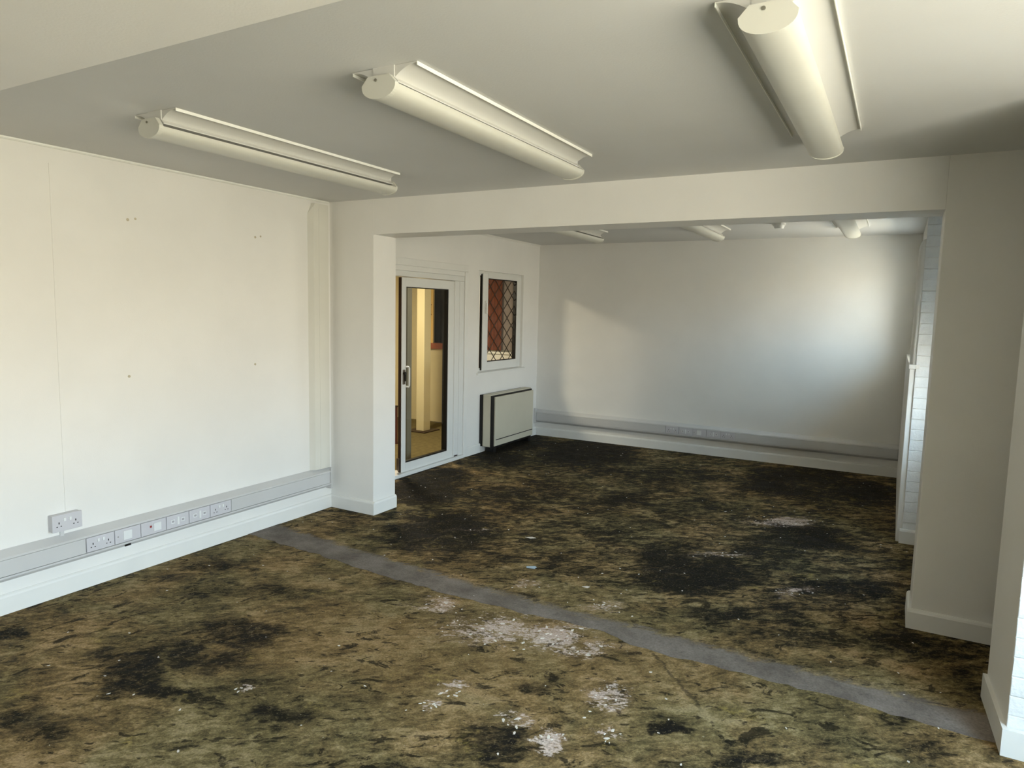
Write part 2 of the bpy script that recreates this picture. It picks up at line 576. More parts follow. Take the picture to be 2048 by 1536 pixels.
# downstand beam above the camera
box('beam', M_WALL, 0.0, 5.50, -3.62, -3.07, 2.145, H, bev=.004, **ST)

wl = box('wall_left', M_WALL, -0.30, 0.0, -8.0, 0.0, 0, H, **ST)
for (yy, zz) in ((-1.594, 2.072), (-.694, 2.064), (-.713, 1.191), (-1.619, 1.172)):
    for k, (dy, dz, r) in enumerate(((-.02, 0, .0085), (.026, .010, .007))):
        if zz < 1.5 and k:
            continue
        MB().cyl((.0006, yy + dy, zz + dz), r, .0012, 'x', 10).build('filler_patch', M_FILL, wl)
box('wall_front', M_ENDWALL, -0.30, 5.70, -8.15, -8.0, 0, H, **ST)  # unseen end wall, set far back and dark to cut bounce light

# partition: left pier, beam, right pier
MB().box(-.394, .437, 0, .264, 0, 2.43, .003).build('wall_partition', M_WALL, **ST)
MB().box(.437, 4.057, 0, .264, 2.143, 2.43).build('wall_partition', M_WALL, **ST)
MB().box(4.057, 4.95, 0, .264, 0, 2.43, .003).build('wall_partition', M_WALL, **ST)

# door wall of the back room, with a door opening and a window opening
XD = -.144
DY0, DY1, DZ = .62, 2.13, 1.95
WY0, WY1, WZ0, WZ1 = 2.42, 3.45, .90, 2.03
dw = MB()
dw.box(-.27, XD, .264, DY0, 0, 2.43)
dw.box(-.27, XD, DY0, DY1, DZ, 2.43)
dw.box(-.27, XD, DY1, WY0, 0, 2.43)
dw.box(-.27, XD, WY0, WY1, 0, WZ0)
dw.box(-.27, XD, WY0, WY1, WZ1, 2.43)
dw.box(-.27, XD, WY1, 3.865, 0, 2.43)
dw.build('wall_left', M_WALL, **ST)
box('wall_back', M_WALL, -.394, 4.6, 3.865, 4.05, 0, 2.43, **ST)


def window_wall(name, x0, x1, y0, y1, z1, win):
    a, b, c, d = win
    m = MB()
    m.box(x0, x1, y0, a, 0, z1)
    m.box(x0, x1, b, y1, 0, z1)
    m.box(x0, x1, a, b, 0, c)
    m.box(x0, x1, a, b, d, z1)
    return m.build(name, M_WALL, **ST)


# right-hand side: outer walls with the windows, and the two nibs
window_wall('wall_right', 5.50, 5.70, -8.0, -1.018, H, W_FRONT)
nib = MB().prism([(4.3335, -.60), (4.3535, -1.018), (5.70, -1.018), (5.70, -.60)], 'z', 0, H).build('wall_right', M_WALL, **ST)
box('wall_right', M_WALL, 4.75, 4.95, -.60, 0, 0, H, **ST)
window_wall('wall_right', 4.40, 4.60, .264, 1.56, 2.43, W_MID)
wr = MB()
a, b, c, d = W_BACK
XR = 4.045
XL = 3.986                                        # face of the thicker lower wall under the sill
wr.box(XR, 4.40, 1.556, a, 0, 2.43)
wr.box(XR, 4.40, b, 3.865, 0, 2.43)
wr.box(XR, 4.40, a, b, 0, c)
wr.box(XR, 4.40, a, b, d, 2.43)
wr = wr.build('wall_right', M_WALL, **ST)
MB().box(XL, XR - .0005, 1.560, 3.864, 0, 1.254, .004).build('wall_right', M_WALL, **ST)


def brick_end(parent, x0, x1, yf, ztop):
    meshes = []
    for k in range(3):
        m = MB().box(-.1065, .1065, -.002, .012, -.0358, .0358, .002, 1)
        rnd = random.Random(k)
        for v in m.bm.verts:
            v.co += Vector((rnd.uniform(-.0015, .0015), rnd.uniform(-.0015, .0015), rnd.uniform(-.0015, .0015)))
        o = m.build('brick', M_BRICK)
        meshes.append(o.data)
        bpy.data.objects.remove(o)
    hm = MB().box(-.05, .05, -.002, .012, -.0358, .0358, .002, 1)
    o = hm.build('brick', M_BRICK)
    half = o.data
    bpy.data.objects.remove(o)
    z = .0375
    row = 0
    while z < ztop - .04:
        xx = x0
        if row % 2:
            ob = bpy.data.objects.new('brick', half)
            ob.location = (xx + .05, yf + random.uniform(-.001, .001), z)
            COL.objects.link(ob)
            ob.parent = parent
            xx += .11
        while xx + .213 < x1 + .12:
            ob = bpy.data.objects.new('brick', random.choice(meshes))
            ob.location = (xx + .1065, yf + random.uniform(-.001, .001), z)
            COL.objects.link(ob)
            ob.parent = parent
            xx += .223
        row += 1
        z += .075


brick_end(nib, 4.353, 5.35, -1.022, H)
brick_end(wr, 4.022, 4.30, 1.551, 2.43)
# boxed-in pipe with a rounded shoulder standing on the sill
cs = MB()
pr = [(XR - .001, 1.56)]
for i in range(9):
    a_ = math.pi / 2 * i / 8
    pr.append((XL + .030 - .030 * math.sin(a_), 1.560 + .045 - .045 * math.cos(a_)))
pr += [(XL, 1.78), (XR - .001, 1.78)]
layers = [(1.286, 0.0), (2.095, 0.0)] + [(2.095 + .07 * math.sin(math.pi / 2 * k / 6), (1 - math.cos(math.pi / 2 * k / 6)) * .050) for k in range(1, 7)]
rings = []
for z_, inset in layers:
    rings.append([cs.bm.verts.new((min(px + inset, XR - .001), min(py + inset * .8, 1.78), z_)) for px, py in pr])
for r0, r1 in zip(rings, rings[1:]):
    for k in range(len(pr)):
        cs.bm.faces.new((r0[k], r0[(k + 1) % len(pr)], r1[(k + 1) % len(pr)], r1[k]))
cs.bm.faces.new(rings[0][::-1])
cs.bm.faces.new(rings[-1])
cs.build('trim_1', M_WALL, None, True, **ST)

# ------------------------------------------------------------------ baseboards
SKP = [(0, 0), (.018, 0), (.018, .088), (.014, .098), (.006, .104), (0, .104)]


def skirt(name, axis, fixed, sign, a, b):
    """baseboard along axis ('x' or 'y') on the plane fixed, standing out in direction sign"""
    return MB().prism([(fixed + sign * d, z) for d, z in SKP], axis, a, b).build(name, M_GLOSS, **ST)


skirt('baseboard_left', 'y', 0, 1, -5.6, 0)
skirt('baseboard_partition', 'x', 0, -1, 0.0, .455)
skirt('baseboard_partition', 'y', .437, 1, 0.0, .264)
skirt('baseboard_partition', 'x', 0, -1, 4.039, 4.75)
skirt('baseboard_partition', 'y', 4.057, -1, 0.0, .264)
skirt('baseboard_left', 'y', XD, 1, 2.19, 3.865)
skirt('baseboard_back', 'x', 3.865, -1, XD, XL)
MB().prism([(4.3345, -.60), (4.3165, -.60), (4.3375, -1.052), (5.50, -1.052), (5.50, -1.030), (4.354, -1.030)], 'z', 0, .104).build('baseboard_right', M_GLOSS, **ST)
skirt('baseboard_right', 'x', 1.545, -1, 4.006, 4.40)
# painted bead where the left wall meets the ceiling
MB().prism([(0, H), (.014, H), (.013, H - .006), (.008, H - .011), (0, H - .013)], 'y', -5.6, -.02).build('trim_2', M_EDGE, **ST)
MB().prism([(XD, 2.43), (XD + .02, 2.43), (XD, 2.41)], 'y', .264, 3.865).build('trim_3', M_WALL, **ST)

# ------------------------------------------------------------------ right-hand windows
def side_window(name, xg, win, cols, xface):
    y0, y1, z0, z1 = win
    root = bpy.data.objects.new(name, None)
    COL.objects.link(root)
    root.location = (xg, (y0 + y1) / 2, z0)
    root['kind'] = 'structure'
    t = .06
    f = MB()
    f.box(xg - .035, xg + .035, y0, y1, z0, z0 + t, .004).box(xg - .035, xg + .035, y0, y1, z1 - t, z1, .004)
    f.box(xg - .035, xg + .035, y0, y0 + t, z0 + t, z1 - t).box(xg - .035, xg + .035, y1 - t, y1, z0 + t, z1 - t)
    f.build('window_frame', M_UPVC, root)
    edges = [y0 + t + (y1 - y0 - 2 * t) * k / cols for k in range(cols + 1)]
    for k, e in enumerate(edges[1:-1]):
        box('mullion', M_UPVC, xg - .034, xg + .034, e - .035, e + .035, z0 + t, z1 - t, root, .003)
    for k in range(cols):
        a = edges[k] + (.035 if k else 0)
        b = edges[k + 1] - (.035 if k < cols - 1 else 0)
        box('pane', M_GLASS, xg - .003, xg + .003, a, b, z0 + t, z1 - t, root)
    box('window_sill', M_GLOSS, xface - (.03 if name != 'window_4' else 0), xg - .035, y0 - .0, y1 + .0, z0 - .03, z0 + .004, root, .004)
    return root


side_window('window_2', 5.56, W_FRONT, 4, 5.50)
side_window('window_3', 4.50, W_MID, 2, 4.40)
w4 = side_window('window_4', 4.16, W_BACK, 2, XR)
# end of the sill board that runs on to the back wall
box('sill_board', M_GLOSS, XL - .006, XR, 1.548, 1.84, 1.2545, 1.2855, w4, .004)
box('sill_board', M_GLOSS, XL + .03, XR, 1.8405, 3.862, 1.2545, 1.2855, w4, .002)

box('ground_light_blocker', paint('dark_blocker_brown', (62, 50, 40), 0.9, 0.3, 20), 4.74, 5.30, -.55, 1.52, -.1, .84, None, .01, **ST)  # unseen low block, added to keep ground light off the brick end

# ------------------------------------------------------------------ front-room door wall: sliding patio door
dr = bpy.data.objects.new('door_1', None)
COL.objects.link(dr)
dr.location = (XD, 1.5, 0)
dr['kind'] = 'structure'
ar = MB()
ar.box(XD, XD + .018, DY1, 2.19, 0, 1.995, .004).box(XD, XD + .018, DY0 - .06, 2.19, 1.996, 2.065, .004).box(XD, XD + .018, DY0 - .06, DY0, 0, 1.995, .004)
ar.build('architrave', M_GLOSS, dr)
box('head_lining', M_GLOSS, XD, XD + .007, DY0 + .001, DY1 - .001, DZ + .001, 1.9955, dr)
fr = MB()
fr.box(-.26, XD + .004, 1.957, DY1 - .001, .036, 1.894, .004).box(-.26, XD + .005, DY0 + .001, DY1 - .001, 1.895, DZ - .001, .004)
fr.box(-.26, XD + .004, DY0 + .001, .68, .036, 1.894, .004)
fr.build('door_frame', M_UPVC, dr)
box('frame_bead', M_UPVC, XD + .0045, XD + .010, 2.035, 2.05, .04, 1.89, dr, .002)
box('threshold', M_UPVC, -.27, XD + .024, DY0, DY1, -.0, .035, dr, .004)
LY0, LY1 = 1.082, 1.953
GY0, GY1, GZ0, GZ1 = 1.150, 1.852, .122, 1.802
XF, XB = XD - .004, -.183
lf = MB()
lf.box(XB, XF, LY0 + .004, GY0, .037, 1.888, .003).box(XB, XF, GY1, LY1, .037, 1.888, .003)
lf.box(XB, XF, GY0, GY1, .037, GZ0, .0).box(XB, XF, GY0, GY1, GZ1, 1.888, .0)
leaf = lf.build('door_leaf', M_UPVC, dr)
gk = MB()
g = .004
gk.box(XB - .012, XF - .006, GY0, GY0 + g, GZ0, GZ1).box(XB - .03, XF - .006, GY1 - .012, GY1, GZ0, GZ1)
gk.box(XB - .012, XF - .006, GY0, GY1, GZ0, GZ0 + .012).box(XB - .012, XF - .006, GY0, GY1, GZ1 - .008, GZ1)
gk.build('gasket', M_BLACK, leaf)
box('door_edge_seal', M_BROWN, XB + .0, XF - .006, LY0 - .004, LY0 + .004, .04, 1.886, leaf)
box('glass_pane', M_GLASS, XB + .002, XB + .008, GY0 + g, GY1 - g, GZ0 + g, GZ1 - g, leaf)
hd = MB()
hd.tube([(XF, 1.142, 1.050), (XF + .040, 1.142, 1.050), (XF + .046, 1.142, 1.04), (XF + .046, 1.142, .875), (XF + .040, 1.142, .862), (XF, 1.142, .862)], .008)
hd.build('door_handle', M_UPVC, leaf, True)
lk = MB()
lk.box(XF, XF + .012, 1.098, 1.128, .885, 1.025, .003)
lk.build('lock_plate', M_STEEL, leaf)
kb = MB().cyl((XF + .02, 1.108, .99), .014, .022, 'x', 14)
kb.box(XF + .012, XF + .026, 1.112, 1.124, .915, .985, .003)
kb.build('lock_lever', M_BLACK, leaf, True)
box('bottom_stop', M_BROWN, XF, XF + .012, 1.965, 2.03, .04, .052, dr, .002)
box('latch_keep', M_STEEL, XB - .005, XF - .01, LY0 - .02, LY0 - .005, .06, .18, dr, .002)

# ------------------------------------------------------------------ leaded window in the door wall
w1 = bpy.data.objects.new('window_1', None)
COL.objects.link(w1)
w1.location = (XD, 2.93, WZ0)
w1['kind'] = 'structure'
XW = XD - .03
f = MB()
f.box(XW - .06, XW, WY0, WY0 + .07, WZ0, WZ1, .003).box(XW - .06, XW, WY1 - .07, WY1, WZ0, WZ1, .003)
f.box(XW - .06, XW, WY0 + .07, WY1 - .07, WZ0, WZ0 + .05, .003).box(XW - .06, XW, WY0 + .07, WY1 - .07, WZ1 - .05, WZ1, .003)
f.build('window_frame', M_UPVC, w1)
SY0, SY1, SZ0, SZ1 = 2.525, 3.385, .925, 2.005
QY0, QY1, QZ0, QZ1 = 2.635, 3.305, 1.015, 1.955
s = MB()
xs0, xs1 = XW - .03, XW + .024
s.box(xs0, xs1, SY0, QY0, SZ0, SZ1, .004).box(xs0, xs1, QY1, SY1, SZ0, SZ1, .004)
s.box(xs0, xs1, QY0, QY1, SZ0, QZ0, .0).box(xs0, xs1, QY0, QY1, QZ1, SZ1, .0)
sash = s.build('sash', M_UPVC, w1)
box('gasket', M_BLACK, XW - .012, XW + .014, SY0 - .012, SY0 + .001, SZ0, SZ1 - .01, sash)
q = MB()
q.box(xs0, xs1 - .006, QY1 - .006, QY1, QZ0, QZ1).box(xs0, xs1 - .006, QY0, QY0 + .002, QZ0, QZ1)
q.box(xs0, xs1 - .006, QY0, QY1, QZ0, QZ0 + .006).box(xs0, xs1 - .006, QY0, QY1, QZ1 - .008, QZ1)
q.build('gasket', M_BLACK, sash)
box('pane', M_GLASS, XW - .022, XW - .016, QY0, QY1, QZ0, QZ1, sash)
# diamond lead lattice, clipped to the pane
le = MB()
pw, ph = .20, .178
sl = ph / pw


def clip_seg(c, sgn):
    """line z = QZ0 + sgn*sl*(y-QY0) + c inside the pane"""
    pts = []
    for yy in (QY0, QY1):
        zz = QZ0 + sgn * sl * (yy - QY0) + c
        if QZ0 - 1e-6 <= zz <= QZ1 + 1e-6:
            pts.append((yy, zz))
    for zz in (QZ0, QZ1):
        yy = QY0 + (zz - QZ0 - c) / (sgn * sl)
        if QY0 < yy < QY1:
            pts.append((yy, zz))
    return pts[:2] if len(pts) >= 2 else None


for k in range(-6, 14):
    for sgn in (1, -1):
        p = clip_seg(k * ph + .05, sgn)
        if p and abs(p[0][0] - p[1][0]) > .01:
            (ya, za), (yb, zb) = p
            d = Vector((0, yb - ya, zb - za)).normalized()
            nrm = Vector((0, -d.z, d.y)) * .0036
            vs = []
            for xx in (XW - .015, XW - .009):
                vs += [le.bm.verts.new(Vector((xx, ya, za)) + nrm), le.bm.verts.new(Vector((xx, yb, zb)) + nrm),
                       le.bm.verts.new(Vector((xx, yb, zb)) - nrm), le.bm.verts.new(Vector((xx, ya, za)) - nrm)]
            for i0, i1, i2, i3 in ((0, 1, 2, 3), (7, 6, 5, 4), (0, 4, 5, 1), (1, 5, 6, 2), (2, 6, 7, 3), (3, 7, 4, 0)):
                le.bm.faces.new((vs[i0], vs[i1], vs[i2], vs[i3]))
le.build('lead_lattice', M_LEAD, sash)
hh = MB().box(xs1, xs1 + .012, 2.565, 2.59, 1.62, 1.70, .003).box(xs1 + .012, xs1 + .026, 2.568, 2.586, 1.56, 1.68, .004)
hh.build('window_handle', M_UPVC, sash)
MB().prism([(XW - .05, .930), (XD + .022, .902), (XD + .022, .880), (XW - .05, .880)], 'y', WY0 - .02, WY1 + .05).build('window_sill', M_GLOSS, w1)

# ------------------------------------------------------------------ the room beyond the door
box('floor', M_CARPET, -3.6, -.266, -.6, 4.4, -.12, 0.0, **ST)
box('ceiling', M_CEIL, -3.6, -.271, -.6, 4.4, 2.40, 2.5, **ST)
box('wall_far_left', M_CREAM, -3.7, -3.6, -.6, 4.4, 0, 2.4, **ST)
box('wall_near', M_CREAM, -3.6, -.271, -.7, -.6, 0, 2.4, **ST)
HX0, HX1, HZ0, HZ1 = -1.90, -1.05, 1.12, 2.05          # hatch to the kitchen
hw = MB()
hw.box(-3.6, HX0, 3.93, 4.05, 0, 2.4).box(HX1, -.271, 3.93, 4.05, 0, 2.4)
hw.box(HX0, HX1, 3.93, 4.05, 0, HZ0 - .08).box(HX0, HX1, 3.93, 4.05, HZ1, 2.4)
hw.build('wall_back', M_CREAM, **ST)
box('trim_4', M_RED, -1.94, HX1 + .02, 3.89, 4.05, HZ0 - .08, HZ0, bev=.004, **ST)
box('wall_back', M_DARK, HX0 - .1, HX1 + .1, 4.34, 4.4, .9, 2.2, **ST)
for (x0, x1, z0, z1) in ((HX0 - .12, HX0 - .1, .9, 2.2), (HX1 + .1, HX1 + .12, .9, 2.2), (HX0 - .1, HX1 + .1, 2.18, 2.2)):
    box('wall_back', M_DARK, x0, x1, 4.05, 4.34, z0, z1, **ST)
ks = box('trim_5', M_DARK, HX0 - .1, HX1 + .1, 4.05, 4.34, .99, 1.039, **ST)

cup = thing('cupboard_shutter', (-1.87, 3.95, HZ0), 'yellow hatch shutter with brass pull above the red brown sill', 'shutter')
box('shutter_panel', M_YELL, -1.925, -1.822, 3.905, 3.93, HZ0 + .001, HZ1, cup, .003)
MB().tube([(-1.852, 3.905, 1.66), (-1.852, 3.88, 1.655), (-1.852, 3.875, 1.63), (-1.852, 3.875, 1.55), (-1.852, 3.88, 1.525), (-1.852, 3.905, 1.52)], .008).build('pull_handle', M_BRASS, cup, True)
fc = thing('tap', (-1.70, 4.2, 1.04), 'dim swan neck tap in the dark hatch', 'tap')
MB().tube([(-1.70, 4.2, 1.04), (-1.70, 4.2, 1.30), (-1.70, 4.18, 1.36), (-1.70, 4.12, 1.38), (-1.70, 4.07, 1.35), (-1.70, 4.06, 1.31)], .012).build('spout', M_STEEL, fc, True)
MB().cyl((-1.70, 4.2, 1.055), .028, .03, 'z', 16).build('tap_base', M_STEEL, fc)
box('tap_lever', M_STEEL, -1.70, -1.64, 4.194, 4.206, 1.10, 1.112, fc, .002)

po = thing('square_post', (-1.47, 3.215, 0), 'cream square post standing beyond the glazed door', 'post')
box('shaft', M_CREAM, -1.53, -1.41, 3.146, 3.29, 0.012, 2.40, po, .004)
box('base_plate', M_BROWN, -1.64, -1.33, 3.06, 3.40, 0.0, .012, po, .003)
box('wall_next_room_strip', M_GREY, -.62, -.56, 1.70, 1.775, 0, 2.4, **ST)
mb = thing('maroon_board', (-1.2, 2.32, 0), 'low dark red board seen through the gap beside the door', 'board')
box('board_panel', M_MAROON, -1.9, -1.18, 2.30, 2.325, .0, .44, mb, .003)
box('top_rail', M_BROWN, -1.9, -1.18, 2.295, 2.33, .44, .46, mb, .002)
# seen through the leaded window
cu = thing('rust_curtain', (-.86, 3.84, 1.06), 'rust brown curtain hanging behind the leaded window', 'curtain')
pts = []
for i in range(41):
    t = i / 40
    pts.append((-1.02 + .34 * t, 3.84 + .018 * math.sin(t * 34) + .006 * math.sin(t * 71)))
MB().shell(pts, 'z', 1.07, 2.15, .004).build('curtain_cloth', M_RUST, cu, True)
MB().tube([(-1.04, 3.84, 2.16), (-.4, 3.84, 2.16)], .012).build('curtain_rod', M_BROWN, cu, True)
gp = thing('frosted_panel', (-.55, 3.9, 1.06), 'grey lilac board leaning beside the rust curtain', 'board')
box('panel_face', M_LILAC, -.70, -.275, 3.895, 3.925, 1.075, 2.25, gp, .003)
box('panel_foot', M_GREY, -.70, -.275, 3.88, 3.926, 1.055, 1.075, gp, .003)
shf = thing('white_shelf', (-.7, 3.9, 1.05), 'white ledge under the rust curtain behind the leaded window', 'shelf')
box('shelf_board', M_GLOSS, -1.04, -.275, 3.80, 3.93, 1.025, 1.054, shf, .003)
box('apron', M_GLOSS, -1.04, -.275, 3.82, 3.93, .80, 1.025, shf, .003)

# ------------------------------------------------------------------ storage heater
ht = thing('storage_heater', (-.05, 2.96, 0), 'beige storage heater with black shadow gaps on the wall under the leaded window', 'heater')
box('rear_gap_shade', M_BLACK, XD + .001, -.112, 2.478, 3.43, .07, .655, ht, .004)  # black slab stands in for the shaded gap behind the case
box('case', M_HEAT, -.112, -.004, 2.490, 3.465, .066, .662, ht, .012)
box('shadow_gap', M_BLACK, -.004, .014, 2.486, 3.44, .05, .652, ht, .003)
fp = box('front_panel', M_HEAT, .008, .028, 2.536, 3.455, .075, .634, ht, .005)
gr = MB()
for k in range(1):
    gr.box(.0275, .0288, 2.560, 3.445, .142, .152)
gr.build('air_slot', M_BLACK, fp)
for yy in (2.55, 3.38):
    box('foot', M_BLACK, -.10, .01, yy, yy + .05, 0, .068, ht, .003)
box('control_box', M_HEAT, -.10, -.02, 3.465, 3.52, .42, .50, ht, .004)

# ------------------------------------------------------------------ dado trunking and outlets
DP = [(.001, .168), (.046, .188), (.057, .200), (.057, .2105), (.046, .2105), (.046, .2985), (.057, .2985), (.051, .308), (.001, .338)]


def dado(name, axis, fixed, sign, a, b, label, lids):
    mid = (a + b) / 2
    loc = (fixed, mid, .17) if axis == 'y' else (mid, fixed, .17)
    t = thing(name, loc, label, 'trunking')
    MB().prism([(fixed + sign * d, z) for d, z in DP], axis, a, b).build('trunking_body', M_TRUNK, t)
    for (p, q) in lids:
        lo, hi = fixed + sign * .0465, fixed + sign * .0565
        if axis == 'y':
            box('trunking_lid', M_TRUNK, lo, hi, p, q, .2128, .2964, t, .001)
        else:
            box('trunking_lid', M_TRUNK, p, q, lo, hi, .2128, .2964, t, .001)
    return t


dl = dado('dado_trunking', 'y', 0, 1, -5.6, -.06, 'long grey white dado trunking along the left wall', [(-5.5, -3.6), (-3.595, -1.957), (-.998, -.14)])
# riser in the corner with a clipped top
rp = [(0, -.232), (.036, -.205), (.042, -.160), (.042, -.058), (0, -.056)]
rs = thing('corner_trunking', (.02, -.14, .34), 'tall trunking riser with clipped top in the corner by the left pier', 'trunking')
rm = MB()
rr = []
for z_, cut in ((.3385, 0.0), (2.285, 0.0), (2.352, .034), (2.366, .036)):
    rr.append([rm.bm.verts.new((p[0], max(p[1], -.232 + cut) if k < 2 else p[1], z_)) for k, p in enumerate(rp)])
for r0, r1 in zip(rr, rr[1:]):
    for k in range(len(rp)):
        rm.bm.faces.new((r0[k], r0[(k + 1) % len(rp)], r1[(k + 1) % len(rp)], r1[k]))
rm.bm.faces.new(rr[0][::-1])
rm.bm.faces.new(rr[-1])
rm.build('riser_cover', M_RISER, rs)
box('lid_edge', M_RISER, .041, .0435, -.158, -.148, .34, 2.33, rs)
box('end_cap', M_TRUNK, .001, .060, -.062, -.050, .165, .336, dl, .003)
box('knockout_gap', M_BLACK, .049, .056, -1.735, -1.70, .186, .198, dl)
db = dado('dado_trunking', 'x', 3.865, -1, XD + .02, XL, 'grey white dado trunking along the far wall of the back room', [(XD + .04, 1.597), (2.393, XL - .01)])
box('end_cap', M_TRUNK, XD + .001, XD + .03, 3.805, 3.864, .16, .35, db, .003)


class Face:
    """places small boxes on a wall face: along = first coordinate along the wall, out = distance from the wall"""

    def __init__(s, axis, fixed, sign):
        s.a, s.f, s.s = axis, fixed, sign

    def box(s, mb, u0, u1, o0, o1, z0, z1, bev=0.0):
        p, q = s.f + s.s * o0, s.f + s.s * o1
        p, q = min(p, q), max(p, q)
        if s.a == 'y':
            mb.box(p, q, u0, u1, z0, z1, bev)
        else:
            mb.box(u0, u1, p, q, z0, z1, bev)

    def at(s, u, z):
        return (s.f, u, z) if s.a == 'y' else (u, s.f, z)


def flip(s, u, c):
    return c + (u - c) if s.a == 'y' else c - (u - c)


def outlet(face, u0, u1, z0, z1, base, label, group, style, box_depth=0.0):
    names = {'socket': ('double_socket', 'socket'), 'blank': ('outlet_plate', 'outlet'), 'spur': ('fused_spur', 'outlet'), 'data': ('data_outlet', 'outlet')}
    nm, cat = names[style]
    c = (u0 + u1) / 2
    t = thing(nm, face.at(c, z0), label, cat, group)
    if box_depth:
        m = MB()
        face.box(m, u0 + .003, u1 - .003, 0.0, box_depth, z0 + .002, z1 - .002, .003)
        m.build('back_box', M_PLATE, t)
        base = box_depth
    m = MB()
    face.box(m, u0, u1, base, base + .011, z0, z1, .002)
    plate = m.build('face_plate', M_PLATE, t)
    o = base + .011
    h = z1 - z0
    zc = (z0 + z1) / 2

    def part(name, mat, lst, par=t):
        m = MB()
        for (a, b, d, e, f) in lst:
            face.box(m, c + min(a, b), c + max(a, b), o - .001, o + d, zc + e, zc + f, .0008 if d > .002 else 0)
        return m.build(name, mat, par)
    if style == 'socket':
        for sx in (-1, 1):
            k = sx * .043
            part('pin_slots', M_BLACK, [(k - .0025, k + .0025, .0006, -.004, .007), (k - .014, k - .007, .0006, -.019, -.0145), (k + .007, k + .014, .0006, -.019, -.0145)])
            part('rocker_switch', M_MOD, [(sx * .014 - .006, sx * .014 + .006, .005, .008, .026)])
    elif style == 'blank':
        part('module', M_MOD, [(-.028, .022, .004, -.026, .026)])
        part('screw_cap', M_GREY, [(-.062, -.056, .001, -.003, .003)])
    elif style == 'spur':
        part('module', M_MOD, [(-.002, .046, .004, -.024, .024)])
        part('neon_lamp', M_NEON, [(-.026, -.014, .003, .002, .014)])
    else:
        part('label_strip', M_MOD, [(-.006, .008, .003, -.024, .024)])
        for sx in (-1, 1):
            k = sx * .034
            j = part('jack', M_MOD, [(k - .012, k + .012, .001, -.012, .012)])
            part('jack_opening', M_JACK, [(k - .008, k + .008, .0016, -.006, .007)], t)
    return t


FL = Face('y', 0, 1)
GL = 'outlets in the left dado trunking'
outlet(FL, -1.952, -1.797, .2135, .2955, .0465, 'double socket at the near end of the left dado row, next to the blank plate', GL, 'socket')
outlet(FL, -1.793, -1.640, .2135, .2955, .0465, 'outlet plate with square white module just right of the near double socket', GL, 'blank')
outlet(FL, -1.636, -1.476, .2135, .2955, .0465, 'fused spur with red neon dot in the left dado trunking', GL, 'spur')
outlet(FL, -1.472, -1.320, .2135, .2955, .0465, 'data outlet right beside the fused spur with red dot', GL, 'data')
outlet(FL, -1.316, -1.166, .2135, .2955, .0465, 'data outlet right beside the far double socket on left dado', GL, 'data')
outlet(FL, -1.162, -1.002, .2135, .2955, .0465, 'double socket at the far end of the left dado row', GL, 'socket')
outlet(FL, -2.119, -1.965, .368, .460, 0, 'surface mounted double socket box on left wall above the dado trunking', None, 'socket', .037)
FB = Face('x', 3.865, -1)
GB = 'outlets in the far dado trunking'
fb = [('socket', 'leftmost of the five outlets in the far wall trunking, a double socket'), ('data', 'second outlet from left in the far wall trunking'),
      ('blank', 'middle pale outlet plate of five in the far wall trunking'), ('data', 'fourth outlet from left in the far wall trunking'),
      ('socket', 'rightmost of the five outlets in the far wall trunking, a double socket')]
for k, (st, lb) in enumerate(fb):
    outlet(FB, 1.60 + k * .158, 1.754 + k * .158, .2135, .2955, .0465, lb, GB, st)

mt = thing('mini_trunking', (0, -2.02, .46), 'thin white cable cover running up the left wall from the surface socket', 'trunking')
box('upper_run', M_WALL, 0, .0035, -2.027, -2.013, .46, 2.31, mt, .001)
box('lower_run', M_TRUNK, 0, .012, -2.062, -2.042, .33, .370, mt, .002)

# ------------------------------------------------------------------ ceiling lights
LB = -0.73 - -2.19


def ceiling_light(xc, y0, zc, label, group, gap):
    """batten light: gear spine, two wing reflectors, curved diffuser, end caps"""
    y1 = y0 + 1.46
    t = thing('batten_light', (xc, (y0 + y1) / 2, zc), label, 'light', group)
    m = MB().prism([(xc - .045, zc), (xc + .045, zc), (xc + .045, zc - .038), (xc + .062, zc - .054), (xc + .062, zc - .058), (xc - .062, zc - .058), (xc - .062, zc - .054), (xc - .045, zc - .038)], 'y', y0 - .004, y1 + .03)
    m.build('gear_spine', M_REFL, t)
    for sg in (-1, 1):
        prof = []
        for i in range(9):
            u = i / 8
            prof.append((xc + sg * (.044 + .091 * u), zc - .040 + .036 * (1 - (1 - u) ** 2.0)))
        prof += [(xc + sg * .135, zc - .001), (xc + sg * .046, zc - .001)]
        MB().prism(prof, 'y', y0, y1).build('wing_reflector', M_REFL, t, True)
        xe = xc + sg * .136
        box('wing_lip', M_EDGE, xe - .0012, xe + .0012, y0, y1, zc - .0135, zc - .001, t)
    # curved diffuser
    prof = [(xc + .066, zc - .064 - gap)]
    for i in range(15):
        a = math.pi * i / 14
        prof.append((xc + .068 * math.cos(a), zc - .066 - gap * .5 - .038 * math.sin(a) ** .8))
    prof.append((xc - .066, zc - .064))
    MB().shell(prof, 'y', y0 - .012, y1 + .045, .002).build('diffuser', M_DIFF, t, True)
    for (ya, yb) in ((y0 - .030, y0 - .012), (y1 + .045, y1 + .060)):
        ep = [(xc - .045, zc - .036), (xc + .045, zc - .036)]
        n = 16
        for i in range(n + 1):
            a = math.pi * i / n
            ep.append((xc + .071 * math.cos(a), zc - .063 - gap * .5 - .047 * math.sin(a) ** .8))
        MB().prism(ep, 'y', ya, yb).build('end_cap', M_DIFF, t)
    sc = MB().cyl((xc - .01, y0 - .031, zc - .05), .005, .004, 'y', 10)
    sc.build('cap_screw', M_GREY, t)
    return t


